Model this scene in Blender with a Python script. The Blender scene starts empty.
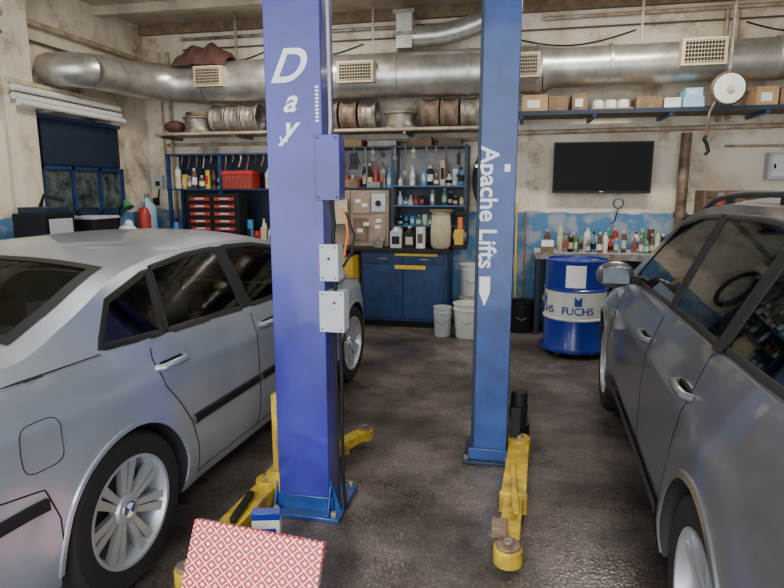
import bpy, math, random
from mathutils import Vector, Matrix
random.seed(7)
D=bpy.data; C=bpy.context
# ---------------------------------------------------------------- materials
def mat(name,col,rough=.5,metal=0,var=.0,scale=8,bump=0,coat=0,emis=0,col2=None,alpha=None,spec=None):
    m=D.materials.new(name); m.use_nodes=True; nt=m.node_tree; N=nt.nodes; L=nt.links
    b=N['Principled BSDF']; b.inputs['Base Color'].default_value=(*col,1)
    b.inputs['Roughness'].default_value=rough; b.inputs['Metallic'].default_value=metal
    if coat: b.inputs['Coat Weight'].default_value=coat; b.inputs['Coat Roughness'].default_value=.06
    if spec is not None: b.inputs['Specular IOR Level'].default_value=spec
    if emis: b.inputs['Emission Color'].default_value=(*col,1); b.inputs['Emission Strength'].default_value=emis
    if var or bump:
        tc=N.new('ShaderNodeTexCoord'); n=N.new('ShaderNodeTexNoise'); n.inputs['Scale'].default_value=scale; n.inputs['Detail'].default_value=6
        n.inputs['Roughness'].default_value=.65
        L.new(tc.outputs['Object'],n.inputs['Vector'])
        if var:
            r=N.new('ShaderNodeValToRGB'); r.color_ramp.elements[0].position=.35; r.color_ramp.elements[1].position=.7
            c2=col2 or tuple(c*(1-var) for c in col)
            r.color_ramp.elements[0].color=(*c2,1); r.color_ramp.elements[1].color=(*col,1)
            L.new(n.outputs['Fac'],r.inputs['Fac']); L.new(r.outputs['Color'],b.inputs['Base Color'])
        if bump:
            bp=N.new('ShaderNodeBump'); bp.inputs['Strength'].default_value=bump; bp.inputs['Distance'].default_value=.02
            L.new(n.outputs['Fac'],bp.inputs['Height']); L.new(bp.outputs['Normal'],b.inputs['Normal'])
    return m
def glass_mat(name,tint,refl=1.0):
    m=D.materials.new(name); m.use_nodes=True; nt=m.node_tree; N=nt.nodes; L=nt.links; N.remove(N['Principled BSDF'])
    t=N.new('ShaderNodeBsdfTransparent'); t.inputs['Color'].default_value=(*tint,1); g=N.new('ShaderNodeBsdfGlossy'); g.inputs['Roughness'].default_value=.02
    f=N.new('ShaderNodeFresnel'); f.inputs['IOR'].default_value=1.5; mx=N.new('ShaderNodeMixShader'); mm=N.new('ShaderNodeMath'); mm.operation='MULTIPLY_ADD'; mm.inputs[1].default_value=refl; mm.inputs[2].default_value=.01
    L.new(f.outputs[0],mm.inputs[0]); L.new(mm.outputs[0],mx.inputs[0]); L.new(t.outputs[0],mx.inputs[1]); L.new(g.outputs[0],mx.inputs[2]); L.new(mx.outputs[0],N['Material Output'].inputs['Surface'])
    return m

def wall_mat():
    m=D.materials.new('plaster_wall'); m.use_nodes=True; nt=m.node_tree; N=nt.nodes; L=nt.links; b=N['Principled BSDF']
    b.inputs['Roughness'].default_value=.75
    g=N.new('ShaderNodeNewGeometry'); s=N.new('ShaderNodeSeparateXYZ'); L.new(g.outputs['Position'],s.inputs[0])
    n=N.new('ShaderNodeTexNoise'); n.inputs['Scale'].default_value=1.9; n.inputs['Detail'].default_value=10; n.inputs['Roughness'].default_value=.74
    L.new(g.outputs['Position'],n.inputs['Vector'])
    r=N.new('ShaderNodeValToRGB'); e=r.color_ramp.elements
    e[0].position=.32; e[0].color=(.19,.12,.07,1); e[1].position=.56; e[1].color=(.76,.69,.56,1)
    x=e.new(.40); x.color=(.48,.39,.28,1)
    x=e.new(.46); x.color=(.68,.60,.47,1)
    L.new(n.outputs['Fac'],r.inputs['Fac'])
    mp=N.new('ShaderNodeMapping'); mp.inputs['Scale'].default_value=(1.6,1.6,.7); L.new(g.outputs['Position'],mp.inputs['Vector'])
    nd=N.new('ShaderNodeTexNoise'); nd.inputs['Scale'].default_value=1.0; nd.inputs['Detail'].default_value=9; nd.inputs['Roughness'].default_value=.6; L.new(mp.outputs['Vector'],nd.inputs['Vector'])
    rd=N.new('ShaderNodeValToRGB'); e=rd.color_ramp.elements; e[0].position=.36; e[0].color=(.60,.52,.42,1); e[1].position=.52; e[1].color=(1,1,1,1); L.new(nd.outputs['Fac'],rd.inputs['Fac'])
    md=N.new('ShaderNodeMix'); md.data_type='RGBA'; md.blend_type='MULTIPLY'; md.inputs['Factor'].default_value=.7; L.new(r.outputs['Color'],md.inputs['A']); L.new(rd.outputs['Color'],md.inputs['B'])
    n2=N.new('ShaderNodeTexNoise'); n2.inputs['Scale'].default_value=5; n2.inputs['Detail'].default_value=6
    L.new(g.outputs['Position'],n2.inputs['Vector'])
    r2=N.new('ShaderNodeValToRGB'); e=r2.color_ramp.elements; e[0].position=.38; e[0].color=(.28,.33,.38,1); e[1].position=.5; e[1].color=(.075,.20,.38,1)
    L.new(n2.outputs['Fac'],r2.inputs['Fac'])
    a=N.new('ShaderNodeMath'); a.operation='MULTIPLY_ADD'; a.inputs[1].default_value=.12; L.new(n2.outputs['Fac'],a.inputs[0]); L.new(s.outputs['Z'],a.inputs[2])
    lt=N.new('ShaderNodeMath'); lt.operation='LESS_THAN'; lt.inputs[1].default_value=1.40; L.new(a.outputs[0],lt.inputs[0])
    mx=N.new('ShaderNodeMix'); mx.data_type='RGBA'; L.new(lt.outputs[0],mx.inputs['Factor']); L.new(md.outputs['Result'],mx.inputs['A']); L.new(r2.outputs['Color'],mx.inputs['B'])
    L.new(mx.outputs['Result'],b.inputs['Base Color'])
    bp=N.new('ShaderNodeBump'); bp.inputs['Strength'].default_value=.4; bp.inputs['Distance'].default_value=.02; L.new(n.outputs['Fac'],bp.inputs['Height']); L.new(bp.outputs['Normal'],b.inputs['Normal'])
    return m
def floor_mat():
    m=D.materials.new('stained_concrete_floor'); m.use_nodes=True; nt=m.node_tree; N=nt.nodes; L=nt.links; b=N['Principled BSDF']
    g=N.new('ShaderNodeNewGeometry')
    n=N.new('ShaderNodeTexNoise'); n.inputs['Scale'].default_value=1.2; n.inputs['Detail'].default_value=12; n.inputs['Roughness'].default_value=.66; L.new(g.outputs['Position'],n.inputs['Vector'])
    r=N.new('ShaderNodeValToRGB'); e=r.color_ramp.elements; e[0].position=.34; e[0].color=(.016,.013,.012,1); e[1].position=.66; e[1].color=(.155,.132,.12,1)
    x=e.new(.47); x.color=(.062,.051,.046,1)
    L.new(n.outputs['Fac'],r.inputs['Fac'])
    v=N.new('ShaderNodeTexVoronoi'); v.inputs['Scale'].default_value=62; L.new(g.outputs['Position'],v.inputs['Vector'])
    r2=N.new('ShaderNodeValToRGB'); e=r2.color_ramp.elements; e[0].position=.15; e[0].color=(2.4,2.3,2.2,1); e[1].position=.4; e[1].color=(.75,.75,.75,1)
    L.new(v.outputs['Distance'],r2.inputs['Fac'])
    n4=N.new('ShaderNodeTexNoise'); n4.inputs['Scale'].default_value=30; n4.inputs['Detail'].default_value=4; L.new(g.outputs['Position'],n4.inputs['Vector'])
    r4=N.new('ShaderNodeMapRange'); r4.inputs['From Min'].default_value=.4; r4.inputs['From Max'].default_value=.6; r4.inputs['To Min'].default_value=.2; r4.inputs['To Max'].default_value=1; L.new(n4.outputs['Fac'],r4.inputs['Value'])
    mx=N.new('ShaderNodeMix'); mx.data_type='RGBA'; mx.blend_type='MULTIPLY'; L.new(r4.outputs['Result'],mx.inputs['Factor']); L.new(r.outputs['Color'],mx.inputs['A']); L.new(r2.outputs['Color'],mx.inputs['B'])
    L.new(mx.outputs['Result'],b.inputs['Base Color'])
    n5=N.new('ShaderNodeTexNoise'); n5.inputs['Scale'].default_value=1.6; n5.inputs['Detail'].default_value=8; n5.inputs['Roughness'].default_value=.6; L.new(g.outputs['Position'],n5.inputs['Vector'])
    r3=N.new('ShaderNodeMapRange'); r3.inputs['From Min'].default_value=.42; r3.inputs['From Max'].default_value=.58; r3.inputs['To Min'].default_value=.24; r3.inputs['To Max'].default_value=.55
    L.new(n5.outputs['Fac'],r3.inputs['Value']); L.new(r3.outputs['Result'],b.inputs['Roughness'])
    bp=N.new('ShaderNodeBump'); bp.inputs['Strength'].default_value=.3; bp.inputs['Distance'].default_value=.005; L.new(v.outputs['Distance'],bp.inputs['Height']); L.new(bp.outputs['Normal'],b.inputs['Normal'])
    return m
def checker_print():
    m=D.materials.new('printed_cardboard'); m.use_nodes=True; nt=m.node_tree; N=nt.nodes; L=nt.links; b=N['Principled BSDF']
    tc=N.new('ShaderNodeTexCoord'); m0=N.new('ShaderNodeMapping'); m0.inputs['Scale'].default_value=(1,.0001,1.2)
    mp=N.new('ShaderNodeMapping'); mp.inputs['Rotation'].default_value=(0,math.radians(45),0)
    L.new(tc.outputs['Object'],m0.inputs['Vector']); L.new(m0.outputs['Vector'],mp.inputs['Vector'])
    v=N.new('ShaderNodeTexVoronoi'); v.inputs['Scale'].default_value=27; v.inputs['Randomness'].default_value=0; v.distance='CHEBYCHEV'; L.new(mp.outputs['Vector'],v.inputs['Vector'])
    r=N.new('ShaderNodeValToRGB'); r.color_ramp.interpolation='CONSTANT'; e=r.color_ramp.elements; e[0].position=0; e[0].color=(.85,.75,.74,1); e[1].position=.445; e[1].color=(.85,.78,.76,1)
    x=e.new(.17); x.color=(.50,.012,.02,1)
    L.new(v.outputs['Distance'],r.inputs['Fac']); L.new(r.outputs['Color'],b.inputs['Base Color']); b.inputs['Roughness'].default_value=.5
    return m

M_wall=wall_mat(); M_floor=floor_mat(); M_ceil=mat('ceiling_plaster',(.56,.47,.35),.8,var=.4,scale=3)
M_silver=mat('silver_paint',(.36,.40,.46),.33,.5,var=.03,scale=3,coat=.7)
M_grey=mat('grey_paint',(.15,.15,.163),.33,.45,var=.05,scale=3,coat=.7)
M_glass=glass_mat('window_glass',(.45,.52,.53),.9)
M_mir=mat('mirror_glass',(.10,.11,.12),.12,.8)
M_blk=mat('black_plastic',(.012,.012,.013),.5,var=.2,spec=.25)
M_int=mat('car_interior_trim',(.022,.022,.024),.7,var=.2); M_seat=mat('seat_fabric',(.11,.11,.115),.85,var=.3,scale=20)
M_seam=mat('panel_gap',(.015,.015,.017),.8,spec=.1)
M_rub=mat('tyre_rubber',(.016,.016,.017),.7,bump=.2,scale=40,spec=.3)
M_alloy=mat('alloy_rim',(.55,.57,.60),.32,.6,var=.08)
M_brake=mat('brake_disc_steel',(.05,.045,.04),.5,.5,var=.3)
M_red=mat('red_lens',(.5,.02,.02),.15,coat=1); M_redp=mat('red_paint',(.46,.03,.02),.4,var=.3)
M_lens=mat('clear_lens',(.7,.75,.8),.08,coat=1)
M_chrome=mat('chrome',(.8,.8,.8),.12,1)
M_purple=mat('violet_blue_paint',(.046,.042,.36),.28,0,var=.35,scale=3,coat=.4,col2=(.022,.024,.20))
M_blue=mat('blue_enamel',(.012,.068,.27),.38,0,var=.45,scale=6,coat=.3,col2=(.008,.032,.15))
M_bench=mat('bench_blue_sheet',(.013,.05,.17),.5,0,var=.6,scale=6)
M_bluel=mat('light_blue_enamel',(.035,.10,.24),.45,0,var=.5,scale=6)
M_dblue=mat('dark_blue_sheet_metal',(.010,.026,.06),.5,0,var=.5,scale=5)
M_yel=mat('yellow_chipped_paint',(.70,.48,.012),.42,0,var=.7,scale=8,col2=(.20,.13,.025))
M_yelp=mat('yellow_paint',(.70,.46,.03),.45,var=.2)
M_white=mat('white_plastic',(.70,.70,.67),.45,var=.1); M_wht=mat('white_lettering',(.88,.88,.88),.5)
M_gbox=mat('grey_enclosure',(.48,.51,.53),.5,var=.15)
M_duct=mat('galvanised_duct',(.70,.68,.62),.32,.75,var=.45,scale=4,bump=.15)
M_vent=mat('beige_vent',(.56,.46,.30),.5,var=.2); M_dark=mat('dark_cavity',(.015,.012,.01),.9)
M_steel=mat('dusty_steel',(.44,.41,.36),.45,.5,var=.6,scale=10,col2=(.14,.10,.07))
M_rust=mat('rusty_steel',(.30,.21,.15),.6,.3,var=.6,scale=9,col2=(.09,.055,.035))
M_wood=mat('old_wood',(.26,.165,.09),.7,var=.5,scale=10); M_card=mat('cardboard',(.42,.27,.14),.8,var=.2)
M_tan=mat('tan_metal',(.36,.27,.20),.6,var=.4); M_pipe=mat('painted_pipe',(.55,.43,.30),.5,var=.5,scale=6,col2=(.25,.17,.10))
M_screen=mat('tv_screen',(.003,.003,.003),.35,spec=.1); M_green=mat('green_plastic',(.04,.22,.08),.4); M_teal=mat('teal_label',(.05,.22,.45),.5)
M_orange=mat('orange_plastic',(.7,.17,.02),.4); M_lblue=mat('pale_blue_box',(.30,.52,.68),.6); M_oil=mat('royal_blue_drum',(.010,.035,.33),.3,coat=.5,var=.2)
M_print=checker_print(); M_cloth=mat('brown_cloth',(.09,.04,.03),.9,bump=.6,scale=10); M_out=mat('window_dusty_pane',(.13,.17,.165),.25,var=.9,scale=7)
M_filltube=mat('added_fill_tube',(1,.97,.9),.5,emis=3); M_lt=mat('sill_trim',(.035,.035,.04),.55)  # tube glow is for the added, unseen ceiling fill fixtures
M_cream=mat('cream_plastic',(.62,.53,.35),.5,var=.3); M_brn=mat('brown_label',(.13,.07,.038),.5,var=.4); M_gry=mat('grey_tin',(.20,.20,.19),.4,.4,var=.4)
CANS=[M_redp,M_white,M_white,M_teal,M_yelp,M_gry,M_blk,M_cream,M_brn,M_gbox,M_gry,M_steel,M_blk,M_brn,M_teal,M_white,M_green]

# ---------------------------------------------------------------- mesh builder
class MB:
    def __init__(s): s.v=[];s.f=[];s.m=[];s.mats=[]
    def mi(s,m):
        if m not in s.mats: s.mats.append(m)
        return s.mats.index(m)
    def add(s,vs,fs,m):
        o=len(s.v); s.v+= [tuple(v) for v in vs]; i=s.mi(m)
        for f in fs: s.f.append([a+o for a in f]); s.m.append(i)
    def box(s,c,d,m,M=None):
        x,y,z=d[0]/2,d[1]/2,d[2]/2
        vs=[Vector((a,b,e)) for a in(-x,x) for b in(-y,y) for e in(-z,z)]
        if M is not None: vs=[M@v for v in vs]
        vs=[v+Vector(c) for v in vs]
        s.add(vs,[(0,1,3,2),(4,6,7,5),(0,4,5,1),(2,3,7,6),(0,2,6,4),(1,5,7,3)],m)
    def bx(s,x0,x1,y0,y1,z0,z1,m): s.box(((x0+x1)/2,(y0+y1)/2,(z0+z1)/2),(abs(x1-x0),abs(y1-y0),abs(z1-z0)),m)
    def cyl(s,p0,p1,r,m,r1=None,n=20,caps=True):
        p0=Vector(p0);p1=Vector(p1); r1=r if r1 is None else r1
        d=(p1-p0).normalized(); a=Vector((0,0,1)) if abs(d.z)<.9 else Vector((1,0,0))
        u=d.cross(a).normalized(); w=d.cross(u)
        vs=[]
        for k in range(n):
            t=2*math.pi*k/n; e=u*math.cos(t)+w*math.sin(t); vs+= [p0+e*r,p1+e*r1]
        fs=[(2*k,2*((k+1)%n),2*((k+1)%n)+1,2*k+1) for k in range(n)]
        if caps: fs+=[[2*k for k in range(n)][::-1],[2*k+1 for k in range(n)]]
        s.add(vs,fs,m)
    def tube(s,pts,r,m,n=10,rs=None):
        pts=[Vector(p) for p in pts]; vs=[];fs=[]; prev=None
        for i,p in enumerate(pts):
            d=(pts[min(i+1,len(pts)-1)]-pts[max(i-1,0)]).normalized()
            if prev is None: a=Vector((0,0,1)) if abs(d.z)<.9 else Vector((1,0,0)); u=d.cross(a).normalized()
            else: u=(prev-d*prev.dot(d)).normalized()
            prev=u; w=d.cross(u); rr=rs[i] if rs else r
            for k in range(n):
                t=2*math.pi*k/n; vs.append(p+(u*math.cos(t)+w*math.sin(t))*rr)
        for i in range(len(pts)-1):
            for k in range(n): fs.append((i*n+k,i*n+(k+1)%n,(i+1)*n+(k+1)%n,(i+1)*n+k))
        fs+=[list(range(n))[::-1],[(len(pts)-1)*n+k for k in range(n)]]
        s.add(vs,fs,m)
    def lathe(s,o,prof,m,n=32,axis='Z',cap=False):
        vs=[];fs=[];o=Vector(o)
        for (r,h) in prof:
            for k in range(n):
                t=2*math.pi*k/n; a,b=r*math.cos(t),r*math.sin(t)
                v=Vector((a,b,h)) if axis=='Z' else (Vector((h,a,b)) if axis=='X' else Vector((a,h,b)))
                vs.append(o+v)
        for i in range(len(prof)-1):
            for k in range(n): fs.append((i*n+k,i*n+(k+1)%n,(i+1)*n+(k+1)%n,(i+1)*n+k))
        if cap: fs+=[list(range(n))[::-1],[(len(prof)-1)*n+k for k in range(n)]]
        s.add(vs,fs,m)
    def sph(s,c,r,m,n=14):
        prof=[(math.sin(math.pi*i/n),-math.cos(math.pi*i/n)) for i in range(n+1)]
        vs=[];fs=[];K=18
        for (a,h) in prof:
            for k in range(K):
                t=2*math.pi*k/K; vs.append((c[0]+r[0]*a*math.cos(t),c[1]+r[1]*a*math.sin(t),c[2]+r[2]*h))
        for i in range(n):
            for k in range(K): fs.append((i*K+k,i*K+(k+1)%K,(i+1)*K+(k+1)%K,(i+1)*K+k))
        s.add(vs,fs,m)
    def prism(s,poly,z0,z1,m):
        n=len(poly); vs=[(x,y,z0) for x,y in poly]+[(x,y,z1) for x,y in poly]
        fs=[(i,(i+1)%n,n+(i+1)%n,n+i) for i in range(n)]+[list(range(n))[::-1],list(range(n,2*n))]
        s.add(vs,fs,m)
    def mesh(s,name,angle=40,recalc=True):
        me=D.meshes.new(name); me.from_pydata(s.v,[],s.f)
        for m in s.mats: me.materials.append(m)
        for p,i in zip(me.polygons,s.m): p.material_index=i; p.use_smooth=True
        if recalc:
            import bmesh
            bm=bmesh.new(); bm.from_mesh(me); bmesh.ops.remove_doubles(bm,verts=bm.verts,dist=1e-5); bmesh.ops.recalc_face_normals(bm,faces=bm.faces); bm.to_mesh(me); bm.free()
        me.set_sharp_from_angle(angle=math.radians(angle)); return me
    def build(s,name,bevel=0,angle=40,parent=None,recenter=True):
        if parent is None and recenter:
            xs=[v[0] for v in s.v]; ys=[v[1] for v in s.v]; zs=[v[2] for v in s.v]
            c=((min(xs)+max(xs))/2,(min(ys)+max(ys))/2,min(zs)); s.v=[(v[0]-c[0],v[1]-c[1],v[2]-c[2]) for v in s.v]
        else: c=(0,0,0)
        o=D.objects.new(name,s.mesh(name,angle)); o.location=c; C.collection.objects.link(o)
        if parent: o.parent=parent
        if bevel:
            b=o.modifiers.new('bevel','BEVEL'); b.width=bevel; b.segments=2; b.limit_method='ANGLE'; b.angle_limit=math.radians(50)
        return o
def empty(name,loc,rz=0):
    e=D.objects.new(name,None); e.location=loc; e.rotation_euler=(0,0,rz); e.empty_display_size=.2; C.collection.objects.link(e); return e
def text_mesh(name,txt,size,m,mtx,parent,shear=0,extr=.001,wrap=None,align='CENTER'):
    cu=D.curves.new(name,'FONT'); cu.body=txt; cu.size=size; cu.extrude=extr; cu.shear=shear; cu.align_x=align; cu.align_y='CENTER'; cu.offset=size*.018
    t=D.objects.new(name+'_c',cu); C.collection.objects.link(t); dg=C.evaluated_depsgraph_get(); me=D.meshes.new_from_object(t.evaluated_get(dg)); D.objects.remove(t)
    me.materials.clear(); me.materials.append(m)
    if wrap:
        cx,cy,cz,r=wrap
        for v in me.vertices:
            a=v.co.x/r; rr=r+v.co.z+.002; v.co=(cx+rr*math.sin(a),cy-rr*math.cos(a),cz+v.co.y)
    else: me.transform(mtx)
    o=D.objects.new(name,me); C.collection.objects.link(o); o.parent=parent; return o
RX90=Matrix.Rotation(math.pi/2,4,'X'); RY90=Matrix.Rotation(math.pi/2,4,'Y')

# ---------------------------------------------------------------- room
XL,XR,YB,YF,ZC=-4.9,4.2,7.3,-1.5,3.7
def wall(name,x0,x1,y0,y1,z0,z1,m):
    b=MB(); b.bx(x0,x1,y0,y1,z0,z1,m); return b.build(name)
wall('floor',XL-.1,XR+.1,YF,YB+.1,-.1,0,M_floor)
wall('wall_back',XL,XR,YB,YB+.1,0,ZC,M_wall); wall('wall_left',XL-.1,XL,YF,YB+.1,0,ZC,M_wall); wall('wall_right',XR,XR+.1,YF,YB+.1,0,ZC,M_wall)
wall('ceiling',XL-.1,XR+.1,YF,YB+.1,ZC,ZC+.1,M_ceil)
b=MB(); b.bx(XL,XR,YB-.07,YB,ZC-.12,ZC,M_wood); b.build('trim_1')
b=MB(); b.bx(XL,XL+.12,5.02,5.26,0,ZC,M_wall); b.build('trim_2')
for y in (4.2,5.3,6.4): 
    b=MB(); b.bx(XL,XR,y,y+.12,ZC-.1,ZC,M_ceil); b.build('ceiling_beam')
b=MB(); x=XL
b.bx(x,x+.02,5.35,6.62,1.35,2.36,M_dblue)
for y in (5.33,5.76,6.19,6.6): b.bx(x,x+.06,y,y+.04,1.33,1.86,M_bench)
for z in (1.33,1.82,2.34): b.bx(x,x+.06,5.33,6.64,z,z+.04,M_bench)
b.bx(x+.02,x+.03,5.38,6.6,1.38,1.82,M_out); b.bx(x+.02,x+.05,5.38,6.6,1.87,2.34,M_dblue)
b.build('window_1')

# ---------------------------------------------------------------- cars
def tab(p):
    n=len(p); d=[(p[i+1][1]-p[i][1])/(p[i+1][0]-p[i][0]) for i in range(n-1)]
    t=[d[0]]+[0 if d[i-1]*d[i]<=0 else 2*d[i-1]*d[i]/(d[i-1]+d[i]) for i in range(1,n-1)]+[d[-1]]
    def f(y):
        if y<=p[0][0]: return p[0][1]
        if y>=p[-1][0]: return p[-1][1]
        for i in range(n-1):
            if y<=p[i+1][0]: break
        h=p[i+1][0]-p[i][0]; s=(y-p[i][0])/h
        return (2*s**3-3*s*s+1)*p[i][1]+(s**3-2*s*s+s)*h*t[i]+(3*s*s-2*s**3)*p[i+1][1]+(s**3-s*s)*h*t[i+1]
    return f
def curve_at(pts,u):
    n=len(pts)-1; s=min(max(u,0),1)*n; i=min(int(s),n-1); t=s-i
    return (pts[i][0]*(1-t)+pts[i+1][0]*t, pts[i][1]*(1-t)+pts[i+1][1]*t)
def make_wheel(name,R,rim,w,nsp,style):
    b=MB(); h=w/2
    b.lathe((0,0,0),[(rim,-h*.9),(rim+.03,-h),(R-.02,-h*.97),(R-.004,-h*.8),(R,-h*.6),(R,h*.6),(R-.004,h*.8),(R-.02,h*.97),(rim+.03,h),(rim-.004,h*.92)],M_rub,64,'X')
    b.lathe((0,0,0),[(rim+.004,h*.9),(rim+.004,h*.98),(rim-.008,h*.96),(rim-.016,h*.8),(rim-.03,h*.5),(rim-.03,-h*.9)],M_alloy,64,'X')
    b.cyl((-.02,0,0),(.0,0,0),rim*.68,M_brake,n=40); b.cyl((-.09,0,0),(-.08,0,0),rim-.01,M_blk,n=40)
    for k in range(nsp):
        a=2*math.pi*k/nsp+.2; R_=Matrix.Rotation(a,3,'X')
        offs={1:[0],2:[-.03,.03],3:[-.019,.019]}[style]
        for o in offs:
            w0,w1={1:(.026,.036),2:(.012,.014),3:(.011,.020)}[style]
            r0,r1=.045,rim-.012
            vs=[]
            for (r,ww,xo,oo) in ((r0,w0,h*.62,.6),((r0+r1)/2,(w0+w1)/2,h*.74,1.0),(r1,w1,h*.84,1.45 if style==3 else 1)):
                for sx,sw in ((0,1),(0,-1),(-.028,-1),(-.028,1)):
                    vs.append(R_@Vector((xo+sx,o*oo+sw*ww*(1 if sx==0 else .8),r)))
            fs=[(0,1,2,3),(8,11,10,9)]
            for q in (0,4):
                for e in range(4): fs.append((q+e,q+(e+1)%4,q+4+(e+1)%4,q+4+e))
            b.add(vs,fs,M_alloy)
    b.lathe((0,0,0),[(.062,h*.3),(.064,h*.6),(.055,h*.72),(.036,h*.75)],M_alloy,32,'X'); b.cyl((h*.5,0,0),(h*.78,0,0),.036,M_chrome,n=28)
    for k in range(4): 
        a0=k*math.pi/2; pts=[(h*.79,0,0)]+[(h*.79,.029*math.cos(a0+t*math.pi/16),.029*math.sin(a0+t*math.pi/16)) for t in range(9)]
        b.add(pts,[list(range(10))],M_oil if k%2 else M_wht)
    for s in range(5):
        a=2*math.pi*s/5+.3; b.cyl((h*.5,.05*math.cos(a),.05*math.sin(a)),(h*.7,.05*math.cos(a),.05*math.sin(a)),.007,M_brake,n=8)
    return b.mesh(name,35)
def build_car(name,P,loc,rz,paint,rim_mesh):
    E=empty(name,loc,rz)
    T=tab(P['T']);W=tab(P['W']);B=tab(P['B']);BL=tab(P['belt']);k=P['k'];L=P['L'];CR=tab(P['crown'])
    Ze=lambda y:T(y)-CR(y)
    Zb=lambda y:min(BL(y),Ze(y)-.004)
    def g(y,z):
        v=0; z1=P.get('ztuck',.45)
        if z<z1: v+=P.get('tuck',.06)*((z1-z)/.25)**2
        z2=.62; bl=BL(y)
        if z>z2: v+=P.get('sh',.055)*((z-z2)/(bl-z2))**2.2
        cz=P.get('crease')
        if cz: v-=.007*math.exp(-((z-cz-.02*(2.2-y)/2)/.03)**2)
        return v
    def flare(y,z):
        v=0
        for hy in P['hubs']:
            d=math.hypot(y-hy,z-P['R']); 
            if z>.1: v+=P.get('flare',.012)*max(0,1-((d-P['arch'])/.16)**2) if d<P['arch']+.16 else 0
        return v
    def side(y,z):
        zb=Zb(y)
        if z<=zb: return W(y)-g(y,z)+flare(y,z)
        return W(y)-g(y,zb)-.012-(z-zb)*k-.12*(z-zb)**2
    def top(y,u):
        xe=side(y,Ze(y)); return Ze(y)+CR(y)*(1-abs(u)**2.3), xe*u
    ys=sorted(set([round(L*i/110,4) for i in range(111)]+[round(x,4) for x in (.01,.02,.03,.05,.07,.09,.11,.13,.16)]+[round(L-x,4) for x in (.01,.02,.03,.05,.07,.09,.11,.13)]))
    def loft(ys,zlow,ins,tin,nz=26):
        rings=[]
        for y in ys:
            z0=zlow(y);zb=Zb(y);ze=Ze(y)-tin;r=[]
            if zb>ze-.01: zb=ze-.01
            for i in range(nz+1): z=z0+(zb-z0)*i/nz; r.append((side(y,z)-ins,y,z))
            for i in range(0,9): z=zb+.0005+(ze-zb-.0005)*i/8; r.append((side(y,z)-ins,y,z))
            xe=side(y,ze)-ins
            for i in range(1,11):
                u=1-i/10; z,x=top(y,u); r.append((xe*u,y,z-tin))
            rings.append(r+[(-x,yy,z) for x,yy,z in r[-2::-1]])
        n=len(rings[0]); vs=[v for r in rings for v in r]; fs=[]
        for i in range(len(rings)-1):
            for j in range(n): fs.append((i*n+j,i*n+(j+1)%n,(i+1)*n+(j+1)%n,(i+1)*n+j))
        fs.append(list(range(n))); fs.append([(len(rings)-1)*n+j for j in range(n)][::-1])
        return vs,fs
    vs,fs=loft(ys,B,0,0)
    b=MB(); b.mats=[paint,M_int]; b.add(vs,fs,paint); me=b.mesh(name+'_body',60)
    ob=D.objects.new('body',me); C.collection.objects.link(ob)
    cutters=[]
    c=MB(); c.mats=[paint,M_int]
    for hy in P['hubs']:
        for s in (1,-1): c.cyl((s*.58,hy,P['R']),(s*1.15,hy,P['R']),P['arch'],M_int,n=64)
    cutters.append(c)
    c=MB(); c.mats=[paint,M_int]; ca,cb=P['cabin']; stp=P['hubs'][0]+P['arch']+.04
    cy_=[ca+(cb-ca)*i/50 for i in range(51)]
    vs,fs=loft(cy_,lambda y: P['shelf'] if y<stp else .36,.06,.045,10); c.add(vs,fs,M_int); cutters.append(c)
    c=MB(); c.mats=[paint,M_int]
    def solid(grid_o,grid_i,nu,nv):
        no=len(grid_o); vs=grid_o+grid_i; fs=[]
        for i in range(nu):
            for j in range(nv):
                q=i*(nv+1)+j; fs.append((q,q+nv+1,q+nv+2,q+1)); fs.append((no+q,no+q+1,no+q+nv+2,no+q+nv+1))
        for i in range(nu):
            a=i*(nv+1);d=(i+1)*(nv+1); fs.append((a,no+a,no+d,d)); a+=nv;d+=nv; fs.append((a,d,no+d,no+a))
        for j in range(nv):
            fs.append((j,j+1,no+j+1,no+j)); a=nu*(nv+1)+j; fs.append((a,no+a,no+a+1,a+1))
        c.add(vs,fs,M_int)
    def sgrid(bot,tp,off,s,nu,nv):
        vs=[]
        for i in range(nu+1):
            a=curve_at(bot,i/nu); c_=curve_at(tp,i/nu)
            for j in range(nv+1):
                y=a[0]+(c_[0]-a[0])*j/nv; z=a[1]+(c_[1]-a[1])*j/nv; vs.append((s*(side(y,z)+off),y,z))
        return vs
    def tgrid(y0,y1,u0,u1,off,nu,nv):
        vs=[]
        for i in range(nu+1):
            y=y0+(y1-y0)*i/nu; dz=(T(y+.005)-T(y-.005))/.01; l=math.hypot(1,dz)
            for j in range(nv+1):
                u=u0+(u1-u0)*j/nv; z,x=top(y,u); vs.append((x,y-dz/l*off,z+off/l))
        return vs
    for bot,tp in P['win']:
        for s in (1,-1): solid(sgrid(bot,tp,.03,s,8,4),sgrid(bot,tp,-.13,s,8,4),8,4)
    for y0,y1,u in P['tfr']: solid(tgrid(y0+.03,y1-.03,-u+.05,u-.05,.03,8,8),tgrid(y0+.03,y1-.03,-u+.05,u-.05,-.10,8,8),8,8)
    cutters.append(c)
    for i,c in enumerate(cutters):
        co=D.objects.new('cut',c.mesh('cut',30)); C.collection.objects.link(co)
        md=ob.modifiers.new('b','BOOLEAN'); md.object=co; md.operation='DIFFERENCE'; md.solver='EXACT'
        dg=C.evaluated_depsgraph_get(); nm=D.meshes.new_from_object(ob.evaluated_get(dg)); ob.modifiers.clear()
        if len(nm.polygons)>1000: ob.data=nm
        D.objects.remove(co)
    ob.data.set_sharp_from_angle(angle=math.radians(45)); ob.parent=E
    def patch(mb,bot,top_,off,m,nu=24,nv=6):
        for s in (1,-1):
            vs=sgrid(bot,top_,off,s,nu,nv); fs=[]
            for i in range(nu):
                for j in range(nv): q=i*(nv+1)+j; fs.append((q,q+nv+1,q+nv+2,q+1))
            mb.add(vs,fs,m)
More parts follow.
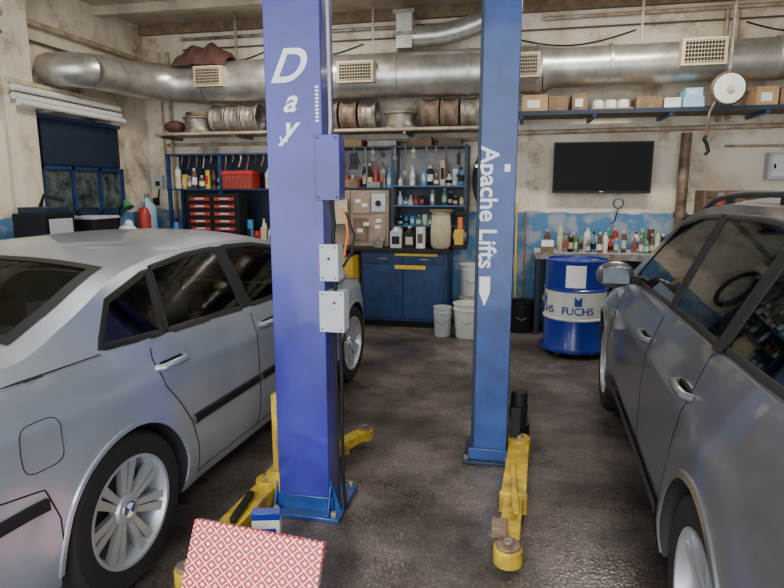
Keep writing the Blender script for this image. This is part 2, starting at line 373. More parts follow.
    def strip(mb,pts,w,off,m,step=.03):
        q=[]
        for i in range(len(pts)-1):
            a,c_=pts[i],pts[i+1]; nn=max(1,int(math.hypot(c_[0]-a[0],c_[1]-a[1])/step))
            for j in range(nn): q.append((a[0]+(c_[0]-a[0])*j/nn,a[1]+(c_[1]-a[1])*j/nn))
        q.append(pts[-1]); closed=pts[0]==pts[-1]
        for s in (1,-1):
            vs=[];fs=[]
            for i,p in enumerate(q):
                if closed and i in (0,len(q)-1): a,c_=q[-2],q[1]
                else: a=q[max(i-1,0)];c_=q[min(i+1,len(q)-1)]
                dy,dz=c_[0]-a[0],c_[1]-a[1]; l=math.hypot(dy,dz) or 1; py,pz=-dz/l*w/2,dy/l*w/2
                for e,of in ((-1,0),(-.8,off),(.8,off),(1,0)):
                    y,z=p[0]+py*e,p[1]+pz*e; vs.append((s*(side(y,z)+of),y,z))
            for i in range(len(q)-1):
                for j in range(3): fs.append((i*4+j,i*4+j+1,i*4+5+j,i*4+4+j))
            mb.add(vs,fs,m)
    def tpatch(mb,y0,y1,u0,u1,off,m,nu=16,nv=14):
        vs=tgrid(y0,y1,u0,u1,off,nu,nv); fs=[]
        for i in range(nu):
            for j in range(nv): q=i*(nv+1)+j; fs.append((q,q+nv+1,q+nv+2,q+1))
        mb.add(vs,fs,m)
    t=MB()
    for bot,tp in P['win']: strip(t,bot+tp[::-1]+[bot[0]],.026,.005,M_blk)
    for bot,tp in P['pillars']: patch(t,bot,tp,.0035,M_blk,4,8)
    for pts in P['seams']: strip(t,pts,.006,.0015,M_seam)
    for pts in P.get('fine',[]): strip(t,pts,.0035,.0012,M_seam,step=.01)
    for pts,w in P['strips']: strip(t,pts,w,.014,M_blk)
    for y0,y1,u in P['tfr']:
        tpatch(t,y0,y0+.045,-u,u,.004,M_blk,3); tpatch(t,y1-.045,y1,-u,u,.004,M_blk,3); tpatch(t,y0,y1,-u,-u+.07,.004,M_blk,16,3); tpatch(t,y0,y1,u-.07,u,.004,M_blk,16,3)
    t.build('trim',parent=E,angle=60)
    gl=MB()
    for bot,tp in P['win']: patch(gl,bot,tp,.0005,M_glass,24,8)
    for y0,y1,u in P['tfr']: tpatch(gl,y0+.02,y1-.02,-u+.04,u-.04,.001,M_glass)
    gl.build('glass',parent=E,angle=60)
    a=MB()
    for hy in P['hubs']:
        pts=[]
        R0=P['arch']+.004
        for i in range(61):
            an=math.radians(-8+196*i/60); pts.append((hy+R0*math.cos(an),P['R']+R0*math.sin(an)))
        strip(a,pts,P.get('lip',.02),.008,P.get('lipmat',paint),step=.1)
    if 'clad' in P:
        for bot,tp in P['clad']: patch(a,bot,tp,.012,M_lt,20,3)
    a.build('arch_lips',parent=E,angle=60)
    h=MB()
    for (y,z) in P['handles']:
        for s in (1,-1):
            x=side(y,z)
            h.box((s*(x+.001),y,z-.005),(.006,.15,.05),M_seam)
            h.tube([(s*(x-.005),y-.10,z),(s*(x+.026),y-.08,z+.004),(s*(x+.032),y,z+.006),(s*(x+.026),y+.08,z+.004),(s*(x-.005),y+.10,z)],.016,paint,n=10)
    h.build('door_handles',parent=E)
    mr=MB(); y,z=P['mirror']
    for s in (1,-1):
        x=side(y,z)
        mr.box((s*(x+.02),y+.02,z-.0),(.12,.06,.05),M_blk)
        mr.sph((s*(x+.15),y+.03,z+.03),P['msz'],paint)
        mr.box((s*(x+.15),y-.035,z+.03),(P['msz'][0]*1.45,.02,P['msz'][2]*1.25),M_mir)
    mr.build('door_mirrors',parent=E,bevel=.006)
    li=MB()
    for (y0,y1,u0,u1,m) in P['lights']:
        tpatch(li,y0,y1,u0,u1,.006,m,6,6); tpatch(li,y0,y1,-u1,-u0,.006,m,6,6)
    li.box((0,-.004,.62),(.30,.012,.15),M_wht)
    li.build('lamps_and_plate',parent=E,angle=60)
    it=MB(); sy,sz=P['seat']
    for s in (1,-1):
        it.box((s*.36,sy+.27,sz),(.48,.5,.16),M_seat,Matrix.Rotation(math.radians(6),3,'X'))
        it.box((s*.36,sy-.03,sz+.32),(.46,.13,.56),M_seat,Matrix.Rotation(math.radians(14),3,'X'))
        it.box((s*.36,sy-.13,sz+.66),(.25,.09,.16),M_seat,Matrix.Rotation(math.radians(10),3,'X'))
        for q in (-.05,.05): it.cyl((s*.36+q,sy-.12,sz+.5),(s*.36+q,sy-.13,sz+.64),.006,M_chrome,n=8)
        it.box((s*.38,sy-.83,sz+.64),(.24,.08,.12),M_seat)
        it.box((s*.66,sy-.1,sz+.2),(.05,1.5,.10),M_int)
    it.box((0,sy-.52,sz+.02),(1.22,.46,.16),M_seat); it.box((0,sy-.78,sz+.30),(1.2,.14,.52),M_seat,Matrix.Rotation(math.radians(16),3,'X'))
    it.box((0,sy+1.08,P['dash']-.12),(1.3,.42,.24),M_int,Matrix.Rotation(math.radians(-8),3,'X')); it.box((0,sy+.4,sz+.02),(.2,1.0,.14),M_int)
    n=24; ctr=Vector((-.36,sy+.72,P['dash']-.06))
    pts=[ctr+Vector((.185*math.cos(2*math.pi*i/n),.06*math.sin(2*math.pi*i/n),.17*math.sin(2*math.pi*i/n))) for i in range(n+1)]
    it.tube(pts,.015,M_int,n=8); it.box(ctr,(.34,.04,.05),M_int); it.cyl(ctr,ctr+Vector((0,.25,-.08)),.03,M_int)
    if P.get('tag'): it.box((.30,sy+.62,P['dash']+.08),(.10,.01,.05),M_yelp); it.box((.52,sy-.5,sz+.40),(.03,.16,.10),M_teal)
    it.build('interior',parent=E,bevel=.02)
    un=MB(); un.bx(-.62,.62,.35,L-.35,.17,.3,M_blk)
    for hy in P['hubs']: un.cyl((-.7,hy,P['R']),(.7,hy,P['R']),.05,M_blk)
    un.build('underbody',parent=E)
    i=1
    for hy in P['hubs']:
        for s in (1,-1):
            w=D.objects.new('wheel_%d'%i,rim_mesh); i+=1; C.collection.objects.link(w); w.parent=E
            w.location=(s*P['track'],hy,P['R']); w.rotation_euler=(random.random()*2,0,0 if s>0 else math.pi)
    return E,side,top,T
W1=make_wheel('sedan_wheel',.322,.222,.21,7,3)
fd=[(.615+.078*(abs(math.cos(t*math.pi/16))**.5)*(1 if math.cos(t*math.pi/16)>0 else -1),.77+.082*(abs(math.sin(t*math.pi/16))**.5)*(1 if math.sin(t*math.pi/16)>0 else -1)) for t in range(32)]; fd.append(fd[0])
sed=dict(L=4.47,R=.322,arch=.358,hubs=(1.0,3.75),track=.76,k=.46,tuck=.055,sh=.05,crease=.80,cabin=(.84,3.28),shelf=.86,seat=(2.02,.42),dash=.92,tag=1,
 T=[(0,.60),(.03,.68),(.06,.74),(.09,.96),(.13,1.03),(.4,1.07),(.62,1.085),(.85,1.16),(1.28,1.31),(1.65,1.355),(2.15,1.365),(2.55,1.35),(2.8,1.30),(3.1,1.15),(3.42,.98),(3.6,.955),(4.05,.88),(4.3,.79),(4.38,.68),(4.44,.6),(4.47,.52)],
 W=[(0,.60),(.02,.68),(.06,.75),(.15,.80),(.5,.85),(1.0,.872),(2.2,.875),(3.7,.868),(4.05,.84),(4.25,.77),(4.38,.67),(4.44,.58),(4.47,.48)],
 B=[(0,.36),(.1,.27),(.5,.22),(4.0,.2),(4.47,.3)],
 belt=[(0,.98),(1.0,.985),(2.0,.95),(3.3,.915),(4.0,.85),(4.47,.75)],
 crown=[(0,.04),(.7,.045),(1.3,.05),(2,.05),(2.8,.055),(3.4,.05),(4.47,.04)],
 win=[([(3.16,.940),(2.12,.960)],[(2.68,1.236),(2.45,1.272),(2.12,1.285)]),([(2.02,.962),(1.36,.984)],[(2.03,1.285),(1.75,1.28),(1.44,1.25)]),([(1.32,.988),(.96,1.005)],[(1.405,1.242),(1.10,1.16)])],
 pillars=[([(2.12,.955),(2.02,.955)],[(2.12,1.292),(2.03,1.292)]),([(1.37,.98),(1.31,.98)],[(1.45,1.255),(1.40,1.248)])],
 tfr=[(.70,1.26,.86),(2.82,3.40,.95)],
 seams=[[(2.07,.95),(2.07,.27)],[(1.21,.985),(1.20,.9),(1.24,.78),(1.33,.66),(1.40,.55),(1.44,.42),(1.46,.27)],[(3.2,.92),(3.22,.6),(3.2,.27)],[(3.2,.27),(1.46,.27)],[(.14,.97),(.6,.985),(.95,.985)],
   [(.03,.66),(.35,.665),(.60,.62),(.64,.5),(.645,.3)],[(3.45,.915),(4.05,.83),(4.25,.75)]],
 fine=[fd],
 strips=[([(3.36,.55),(2.09,.55)],.045),([(2.05,.55),(1.42,.55)],.045),([(.05,.57),(.60,.57)],.045),([(4.15,.52),(4.4,.52)],.04)],
 handles=[(1.31,.855),(2.22,.84)],mirror=(3.02,.97),msz=(.11,.07,.075),
 lights=[(.062,.10,.5,.97,M_red),(4.26,4.37,.5,.95,M_lens),(4.385,4.44,.06,.3,M_blk)])
car1,_,_,_=build_car('sedan_car',sed,(-2.393,.977,0),math.radians(-3.1),M_silver,W1)
W2=make_wheel('suv_wheel',.352,.235,.235,5,2)
suv=dict(L=4.5,R=.352,arch=.392,hubs=(.93,3.66),track=.785,k=.38,tuck=.05,sh=.095,flare=.03,lip=.03,crease=.83,cabin=(.34,3.22),shelf=.78,seat=(2.05,.56),dash=1.02,
 T=[(0,.66),(.04,.78),(.08,.95),(.14,1.12),(.3,1.38),(.45,1.515),(.8,1.575),(1.4,1.60),(2.0,1.60),(2.5,1.57),(2.8,1.50),(3.15,1.28),(3.5,1.085),(3.7,1.05),(4.1,.98),(4.3,.90),(4.4,.78),(4.46,.65),(4.5,.55)],
 W=[(0,.66),(.03,.76),(.1,.83),(.3,.875),(.9,.90),(2.2,.895),(3.6,.90),(4.0,.87),(4.25,.80),(4.4,.69),(4.46,.6),(4.5,.5)],
 B=[(0,.42),(.2,.33),(.6,.28),(3.9,.28),(4.5,.36)],
 belt=[(0,1.1),(1.0,1.08),(2.0,1.05),(3.3,1.01),(4.0,.94),(4.5,.85)],
 crown=[(0,.04),(.5,.05),(2,.06),(2.8,.06),(3.5,.05),(4.5,.04)],
 win=[([(3.24,1.035),(2.14,1.065)],[(2.77,1.41),(2.45,1.465),(2.14,1.485)]),([(2.05,1.07),(1.33,1.085)],[(2.05,1.488),(1.6,1.495),(1.24,1.49)]),([(1.25,1.09),(.52,1.11)],[(1.16,1.485),(.9,1.475),(.68,1.43)])],
 pillars=[([(2.15,1.055),(2.04,1.055)],[(2.15,1.495),(2.04,1.495)]),([(1.34,1.07),(1.24,1.07)],[(1.25,1.495),(1.15,1.495)])],
 tfr=[(.12,.42,.9),(2.86,3.47,.95)],
 seams=[[(2.1,1.05),(2.1,.40)],[(1.30,1.08),(1.30,.9),(1.36,.75),(1.42,.6),(1.46,.40)],[(3.27,1.02),(3.27,.40)],[(3.27,.40),(1.46,.40)],[(.05,.72),(.4,.72),(.5,.6)],[(3.5,1.0),(4.1,.93),(4.3,.86)]],
 strips=[],clad=[([(3.24,.285),(1.34,.285)],[(3.24,.38),(1.34,.38)])],
 handles=[(1.38,.90),(2.24,.885)],mirror=(3.04,1.05),msz=(.115,.075,.085),
 lights=[(.05,.14,.55,.97,M_red),(4.2,4.36,.5,.95,M_lens),(4.37,4.45,.06,.3,M_blk)])
car2,s2,top2,T2=build_car('suv_car',suv,(1.415,.765,0),math.radians(-2.3),M_grey,W2)
r=MB()
for s in (1,-1):
    pts=[]
    for i in range(31):
        y=.5+2.2*i/30; z,x=top2(y,.92); e=min(i,30-i); pts.append((s*x,y,z+.035*min(1,e/2.5)+.0))
    r.tube(pts,.014,M_lt,n=10)
    for y in (.9,1.6,2.3):
        z,x=top2(y,.92); r.box((s*x,y,z+.012),(.022,.07,.045),M_blk)
r.build('roof_rails',parent=car2)

# ---------------------------------------------------------------- lift posts
def chan(b,cx,cy,w,d,z0,z1,m,s=1):
    P=[(-w/2,-d/2),(w/2,-d/2),(w/2,d/2),(-w/2,d/2),(-w/2,d/2-.05),(-w/2+.02,d/2-.05),(-w/2+.02,d/2-.02),(w/2-.02,d/2-.02),(w/2-.02,-d/2+.02),(-w/2+.02,-d/2+.02),(-w/2+.02,-d/2+.05),(-w/2,-d/2+.05)]
    b.prism([(cx+s*x,cy+y) for x,y in P],z0,z1,m)
E=empty('vehicle_lift_post',(0,0,0))
cx,cy=-1.0,2.67
b=MB(); chan(b,cx,cy,.265,.18,.02,3.5,M_purple)
b.bx(cx-.16,cx+.20,cy-.16,cy+.2,0,.022,M_blue); b.bx(cx-.14,cx+.155,cy-.105,cy-.095,.02,.1,M_blue)
for sx in (-.14,.14):
    b.add([(cx+sx-.006,cy-.09,.02),(cx+sx-.006,cy-.15,.02),(cx+sx-.006,cy-.09,.16),(cx+sx+.006,cy-.09,.02),(cx+sx+.006,cy-.15,.02),(cx+sx+.006,cy-.09,.16)],[(0,1,2),(3,5,4),(0,3,4,1),(1,4,5,2),(0,2,5,3)],M_blue)
b.add([(cx+.132,cy-.08,.02),(cx+.19,cy-.08,.02),(cx+.132,cy-.08,.2),(cx+.132,cy-.068,.02),(cx+.19,cy-.068,.02),(cx+.132,cy-.068,.2)],[(0,1,2),(3,5,4),(0,3,4,1),(1,4,5,2),(0,2,5,3)],M_blue)
for x,y in ((-.13,-.14),(.17,-.14),(.17,.17),(-.13,.17)): b.cyl((cx+x,cy+y,.02),(cx+x,cy+y,.05),.016,M_steel,n=6)
b.bx(cx-.14,cx+.14,cy-.10,cy+.10,3.5,3.53,M_purple)
b.build('column',parent=E,bevel=.004)
b=MB()
for (x,z,w,h,m) in ((-.845,1.70,.11,.285,M_purple),(-.845,1.27,.085,.165,M_gbox),(-.835,1.04,.115,.19,M_gbox)):
    b.bx(x-w/2,x+w/2,2.585,2.67,z-h/2,z+h/2,m); b.bx(x-w/2-.003,x+w/2+.003,2.573,2.59,z-h/2-.003,z+h/2+.003,m)
    for sx in(-1,1):
        for sz in (-1,1): b.cyl((x+sx*(w/2-.012),2.573,z+sz*(h/2-.012)),(x+sx*(w/2-.012),2.568,z+sz*(h/2-.012)),.004,M_blk,n=8)
b.cyl((-.82,2.573,1.085),(-.82,2.56,1.085),.006,M_redp); b.cyl((-.845,2.573,1.29),(-.845,2.565,1.29),.006,M_blk)
b.build('control_boxes',parent=E,bevel=.005)
b=MB()
b.tube([(-.845,2.62,1.84),(-.84,2.62,1.9),(-.85,2.63,2.4),(-.855,2.64,3.3)],.008,M_gbox)
b.tube([(-.845,2.62,1.555),(-.83,2.62,1.45),(-.84,2.62,1.355)],.009,M_blk)
b.tube([(-.83,2.62,1.19),(-.83,2.62,1.13)],.01,M_blk)
b.tube([(-.81,2.62,.95),(-.805,2.62,.7),(-.81,2.63,.4),(-.815,2.65,.15),(-.80,2.64,.05),(-.79,2.6,.035)],.009,M_blk)
b.tube([(-.84,2.62,.95),(-.83,2.62,.6),(-.83,2.63,.2),(-.82,2.6,.035)],.007,M_blk)
b.tube([(-.785,2.62,1.3),(-.76,2.6,1.40),(-.765,2.6,1.48),(-.79,2.6,1.52)],.006,M_orange); b.tube([(-.785,2.6,1.25),(-.74,2.6,1.32),(-.73,2.6,1.40),(-.77,2.6,1.50)],.006,M_blk)
b.build('cables',parent=E)
for ch,x,z,s in (('D',-1.035,2.135,.20),('a',-1.02,1.99,.14),('y',-1.03,1.875,.14)):
    text_mesh('lettering_'+ch,ch,s,M_wht,Matrix.Translation((x,2.578,z))@RX90,E,shear=.45)
b=MB(); b.tube([(-1.065,2.578,1.84),(-1.055,2.578,1.815),(-1.03,2.578,1.82)],.005,M_wht,n=6)
for i in range(10): b.bx(-.895,-.88,2.577,2.58,1.90+.016*i,1.909+.016*i,M_wht)
b.build('lettering_small',parent=E)

def arm(b,p0,p1,w,h,z,m,pad=True):
    p0=Vector(p0);p1=Vector(p1); d=(p1-p0); l=d.length; d.normalize(); an=math.atan2(d.y,d.x); M=Matrix.Rotation(an,3,'Z')
    c=p0+d*l*.3; b.box((c.x,c.y,z),(l*.6,w,h),m,M)
    c=p0+d*l*.74; b.box((c.x,c.y,z),(l*.5,w*.76,h*.72),m,M)
    c=p0+d*l*.6; b.box((c.x,c.y,z),(.03,w*1.12,h*1.12),m,M)
    b.cyl((p1.x,p1.y,max(.004,z-h*.5)),(p1.x,p1.y,z+h*.3),w*.52,m,n=28)
    b.cyl((p1.x,p1.y,z+h*.3),(p1.x,p1.y,z+h*.3+.014),w*.44,M_rust,n=24)
    b.cyl((p1.x,p1.y,z+h*.3+.014),(p1.x,p1.y,z+h*.3+.03),w*.2,M_steel,n=6)
    b.cyl((p0.x,p0.y,z-h*.6),(p0.x,p0.y,z+h*.8),w*.55,m,n=24); b.cyl((p0.x,p0.y,z-h*.7),(p0.x,p0.y,z+h*1.0),.022,M_steel)
b=MB()
b.bx(-1.17,-1.13,2.6,2.78,.03,.60,M_yel); b.bx(-1.20,-1.12,2.58,2.80,.03,.2,M_yel)
b.bx(-1.135,-1.10,2.62,2.74,.1,.5,M_yel)
arm(b,(-1.21,2.62),(-1.25,1.93),.11,.085,.075,M_yel)
arm(b,(-1.13,2.86),(-.90,3.4),.10,.08,.09,M_yel)
b.box((-1.22,2.35,.135),(.03,.25,.03),M_blk,Matrix.Rotation(.1,3,'Z'))
b.build('swing_arms',parent=E,bevel=.005)

E2=empty('vehicle_lift_post',(0,0,0))
cx,cy=-.12,3.46
b=MB(); chan(b,cx,cy,.205,.26,.02,3.5,M_blue,-1)
b.bx(cx-.15,cx+.13,cy-.18,cy+.18,0,.022,M_dblue); b.bx(cx-.12,cx+.12,cy-.15,cy-.13,.02,.09,M_blue); b.bx(cx-.107,cx-.09,cy-.136,cy-.128,.02,3.5,M_dblue)
for x,y in ((-.13,-.16),(.11,-.16)): b.cyl((cx+x,cy+y,.02),(cx+x,cy+y,.05),.016,M_steel,n=6)
b.build('column',parent=E2,bevel=.004)
text_mesh('lettering','Apache Lifts',.135,M_wht,Matrix.Translation((-.165,3.326,1.50))@RY90@RX90,E2)
b=MB(); b.add([(-.20,3.327,1.12),(-.14,3.327,1.12),(-.14,3.327,1.03),(-.17,3.327,.95),(-.20,3.327,1.03),(-.20,3.325,1.12),(-.14,3.325,1.12),(-.14,3.325,1.03),(-.17,3.325,.95),(-.20,3.325,1.03)],[(0,1,2,3,4),(5,9,8,7,6),(0,5,6,1),(1,6,7,2),(2,7,8,3),(3,8,9,4),(4,9,5,0)],M_wht)
b.bx(-.08,-.05,3.324,3.328,1.70,1.74,M_wht); b.build('decal_tip',parent=E2)
b=MB()
b.bx(.0,.06,3.36,3.56,.07,.34,M_blk); b.cyl((.05,3.44,.20),(.05,3.44,.42),.045,M_blk); b.bx(-.01,.09,3.34,3.5,.03,.09,M_rust)
arm(b,(.055,3.38),(.01,2.33),.12,.095,.08,M_yel)
b.box((.03,2.8,.135),(.03,.5,.02),M_yel,Matrix.Rotation(.04,3,'Z')); b.box((-.03,2.42,.135),(.07,.09,.05),M_rust)
arm(b,(.06,3.62),(.05,4.3),.11,.09,.08,M_blk)
b.build('swing_arms',parent=E2,bevel=.005)

b=MB(); Mr=Matrix.Rotation(math.radians(-24),3,'X'); b.box((-.93,1.83,.165),(.53,.035,.35),M_print,Mr@Matrix.Rotation(math.radians(3),3,'Y'))
o=b.build('printed_carton',bevel=.003)
b=MB(); Mr=Matrix.Rotation(math.radians(15),3,'Z'); b.box((-1.03,2.2,.11),(.12,.05,.22),M_white,Mr); b.box((-1.03,2.2,.205),(.122,.052,.033),M_oil,Mr); b.box((-1.03,2.2,.13),(.09,.053,.04),M_oil,Mr); b.build('brake_pad_box',bevel=.002)

# ---------------------------------------------------------------- ducts & pipes
b=MB()
ry=6.95; zz=2.9
path=[(.2,ry,zz),(-1,ry,zz),(-2,ry,zz),(-3,ry,zz),(-3.8,ry,zz),(-4.1,ry-.03,zz),(-4.32,ry-.15,zz),(-4.45,ry-.4,zz-.01),(-4.5,6.2,zz-.03),(-4.5,5.75,zz-.05)]
b.tube(path,.25,M_duct,n=36,rs=[.25,.25,.25,.25,.24,.23,.22,.21,.19,.18])
b.tube([(.2,ry,zz),(.32,ry,zz+.01),(4.15,ry,zz+.02)],.2,M_duct,n=36,rs=[.25,.205,.205])
for x in (-3.8,-3.0,-2.2,-1.4,-.6,.15): b.lathe((x,ry,zz),[(.25,-.02),(.262,-.015),(.262,.015),(.25,.02)],M_duct,36,'X')
for x in (.9,1.7,2.5,3.3): b.lathe((x,ry,zz+.02),[(.205,-.02),(.217,-.015),(.217,.015),(.205,.02)],M_duct,36,'X')
b.tube([(-4.5,5.76,2.85),(-4.54,5.66,2.84),(-4.64,5.6,2.84),(-4.89,5.6,2.84)],.175,M_duct,n=24)
def vent(x,z,w,h,y):
    b.bx(x-w/2,x+w/2,y,y+.14,z-h/2,z+h/2,M_vent); b.bx(x-w/2+.03,x+w/2-.03,y-.004,y+.01,z-h/2+.025,z+h/2-.025,M_dark)
    for i in range(6):
        zz_=z-h/2+.035+(h-.07)*i/5; b.bx(x-w/2+.03,x+w/2-.03,y-.010,y+.005,zz_-.003,zz_+.003,M_vent)
    for i in range(13):
        xx=x-w/2+.03+(w-.06)*i/12; b.bx(xx-.0015,xx+.0015,y-.008,y+.005,z-h/2+.02,z+h/2-.02,M_vent)
vent(-3.62,2.92,.36,.23,6.62); vent(-1.83,2.9,.42,.23,6.62); vent(.04,2.9,.26,.25,6.64); vent(1.75,2.96,.42,.26,6.66)
b.build('ventilation_duct',angle=45)
for x in (-3.4,-1.7,1.2,3.0):
    b=MB(); b.bx(x-.012,x+.012,ry-.01,ry+.01,3.165,ZC,M_steel); b.build('duct_hanger')
b=MB()
b.bx(-1.40,-1.22,6.8,7.05,3.165,3.56,M_duct); b.bx(-1.43,-1.19,6.77,7.08,3.52,3.56,M_steel); b.bx(-1.43,-1.19,6.77,7.08,3.3,3.33,M_steel)
pts=[(-1.22,6.92,3.30),(-1.15,6.92,3.30)]+[(-1.1+.6*i/12,6.92,3.30+.11*(i/12)**2) for i in range(13)]+[(-.42,6.92,3.45),(-.36,6.92,3.55),(-.34,6.92,3.69)]
b.tube(pts,.11,M_duct,n=20,rs=[.11+.008*(i%2) for i in range(len(pts))])
b.build('flexible_exhaust_duct')
def pipe(name,pts,r,m,brk=()):
    b=MB(); b.tube(pts,r,m)
    b.build(name)
pipe('pipe_conduit_run',[(-4.6,7.26,2.19),(-2,7.26,2.19),(-.3,7.26,2.2)],.022,M_pipe)  # these runs include electrical conduits as well as pipes
pipe('pipe_conduit_run',[(-.3,7.26,2.26),(2,7.26,2.28),(4.1,7.26,2.30)],.028,M_pipe)
pipe('pipe_conduit_run',[(-4.3,7.25,3.50),(-.2,7.25,3.50)],.02,M_steel); pipe('pipe_conduit_run',[(.2,7.25,3.50),(4.1,7.25,3.52)],.022,M_pipe)
pipe('pipe_conduit_run',[(-4.3,7.27,3.38),(4.1,7.27,3.40)],.010,M_brn)
pipe('pipe_conduit_run',[(2.1,7.25,3.48),(2.1,7.25,2.8),(2.1,7.25,2.34)],.022,M_pipe); pipe('pipe_conduit_run',[(2.2,7.25,3.48),(2.2,7.25,2.8),(2.2,7.25,2.34)],.022,M_pipe)
pipe('pipe_conduit_run',[(-4.52,7.25,3.36),(-4.52,7.25,1.3),(-4.52,7.25,.1)],.022,M_pipe); pipe('pipe_conduit_run',[(-4.64,7.25,3.36),(-4.64,7.25,1.6)],.014,M_pipe)
pipe('pipe_conduit_run',[(-4.84,-1,3.25),(-4.84,6.5,3.25),(-4.84,7.2,3.25)],.03,M_pipe); pipe('pipe_conduit_run',[(-4.86,-1,3.08),(-4.86,5.0,3.08),(-4.86,7.2,3.08)],.014,M_brn)
pipe('pipe_conduit_run',[(2.2,7.27,2.08),(3.0,7.27,2.08),(4.1,7.27,2.08)],.014,M_pipe)
for (x0,x1,z,s) in ((-4.2,-3.1,3.34,.13),(-3.1,-1.9,3.34,.12),(-.2,1.2,3.34,.13),(2.3,3.4,3.36,.12)):
    pipe('electrical_cable',[(x0+(x1-x0)*i/12,7.28,z-s*math.sin(math.pi*i/12)) for i in range(13)],.008,M_blk)
b=MB(); b.cyl((1.78,7.19,0),(1.78,7.19,2.22),.055,M_rust,n=16); b.cyl((1.78,7.19,1.3),(1.78,7.19,1.36),.07,M_rust); b.build('drain_pipe')
b=MB()
for i,(z,x) in enumerate(((2.46,-4.80),(2.49,-4.73),(2.54,-4.80),(2.57,-4.73),(2.43,-4.68),(2.63,-4.79))):
    b.tube([(x,4.95,z),(x,5.7,z-.005),(x,6.5,z-.01)],.032,M_cream if i%3==2 else M_white,n=12)
for y in (5.3,6.2): b.bx(-4.9,-4.64,y,y+.03,2.375,2.395,M_steel); b.bx(-4.9,-4.87,y,y+.03,2.385,2.66,M_steel)
b.build('rolled_blinds')
b=MB(); vs=[];fs=[]; NX,NY=30,16
for i in range(NX+1):
    for j in range(NY+1):
        x=-4.15+.70*i/NX; a=-1.0+2.2*j/NY; e=math.sin(math.pi*i/NX)
        rr=.26+.02+.15*max(e,0)**.5*math.exp(-a*a*1.5)*(1+.22*math.sin(i*.55+j*.5)+.12*math.sin(i*1.1-j)); vs.append((x,6.95+rr*math.sin(a),2.9+rr*math.cos(a)))
for i in range(NX):
    for j in range(NY): q=i*(NY+1)+j; fs.append((q,q+NY+1,q+NY+2,q+1))
b.add(vs,fs,M_cloth); o=b.build('brown_tarp',angle=80); sd=o.modifiers.new('s','SOLIDIFY'); sd.thickness=.01

# ---------------------------------------------------------------- long shelf with rims
b=MB(); b.bx(-4.45,-.35,6.78,7.28,2.28,2.305,M_steel)
for x in (-4.4,-3.4,-2.3,-1.3,-.4): b.bx(x-.015,x+.015,6.8,7.29,2.24,2.28,M_steel)
b.tube([(-4.45,6.77,2.28),(-.35,6.77,2.28)],.018,M_pipe); b.build('storage_shelf')
def rim_flat(x,y,z,r,h,m):
    b=MB(); b.lathe((x,y,z),[(r*.85,0),(r,.005),(r,.02),(r*.88,.035),(r*.82,h*.5),(r*.88,h-.035),(r,h-.02),(r,h-.005),(r*.9,h),(r*.78,h*.85),(r*.5,h*.8),(r*.2,h*.82),(.02,h*.82)],m,36); b.lathe((x,y,z),[(r*.85,0),(r*.78,h*.3),(r*.74,h*.82)],m,36); return b.build('wheel_rim',angle=35)
def rim_up(x,y,z,r,w,m):
    b=MB(); b.lathe((x,y,z+r),[(r*.82,-w/2),(r*.97,-w/2),(r,-w/2+.01),(r*.98,-w/2+.025),(r*.91,-w/2+.04),(r*.90,-.02),(r*.86,0),(r*.90,.02),(r*.91,w/2-.04),(r*.98,w/2-.025),(r,w/2-.01),(r*.97,w/2),(r*.82,w/2),(r*.78,w/4),(r*.3,w/5),(.03,w/5)],m,36,'X'); return b.build('wheel_rim',angle=35)
z=2.306; y=7.0
rim_flat(-3.98,y,z,.19,.2,M_steel); rim_flat(-3.96,y,z+.201,.17,.05,M_rust)
b=MB(); b.sph((-4.3,6.98,2.39),(.13,.13,.08),M_cloth); b.build('rag_bundle')
for x,m in ((-3.66,M_steel),(-3.45,M_steel),(-3.24,M_steel),(-2.9,M_steel),(-2.67,M_rust),(-2.22,M_steel),(-1.99,M_rust),(-1.76,M_steel),(-1.02,M_rust),(-.80,M_rust),(-.57,M_steel)): rim_up(x,y,z,.168,.2,m)
rim_flat(-1.38,y,z,.2,.19,M_steel)
b=MB(); b.bx(-.05,2.95,6.72,7.2,2.40,2.43,M_wood); b.bx(-.05,2.95,6.69,6.72,2.39,2.435,M_dblue)
for x in (0,.75,1.5,2.4,2.9): b.bx(x-.02,x+.02,6.72,7.3,2.36,2.4,M_bluel)
b.build('storage_shelf')
def carton(name,x0,x1,z0,z1,m,y0=6.78,y1=7.1,label=None):
    b=MB(); b.bx(x0,x1,y0,y1,z0,z1,m); b.bx(x0-.001,x1+.001,y0-.001,y1+.001,z1-.02,z1-.018,M_seam)
    if label: b.bx(x0+.2*(x1-x0),x0+.7*(x1-x0),y0-.003,y0,z0+.25*(z1-z0),z0+.7*(z1-z0),label)
    return b.build(name,bevel=.003)
zs=2.431
carton('cardboard_box',.0,.27,zs,zs+.18,M_card,label=M_white); carton('cardboard_box',.28,.48,zs,zs+.16,M_wood); carton('cardboard_box',.52,.68,zs,zs+.18,M_wood,label=M_white)
b=MB(); b.bx(.72,1.14,6.8,7.05,zs,zs+.03,M_card)
for i in range(3): b.lathe((.80+.13*i,6.92,zs+.03),[(.02,0),(.058,.0),(.062,.02),(.062,.07),(.05,.09),(.02,.095)],M_white,20)
b.build('oil_filters')
carton('wooden_crate',1.17,1.42,zs,zs+.13,M_wood); carton('parts_carton',1.44,1.60,zs,zs+.11,M_white); carton('parts_carton',1.62,1.82,zs,zs+.11,M_lblue); carton('parts_carton',1.64,1.80,zs+.111,zs+.20,M_lblue,label=M_white)
carton('cardboard_box',2.3,2.5,zs,zs+.19,M_card,label=M_white); carton('cardboard_box',2.52,2.8,zs,zs+.19,M_wood); carton('cardboard_box',2.82,2.94,zs,zs+.17,M_card)
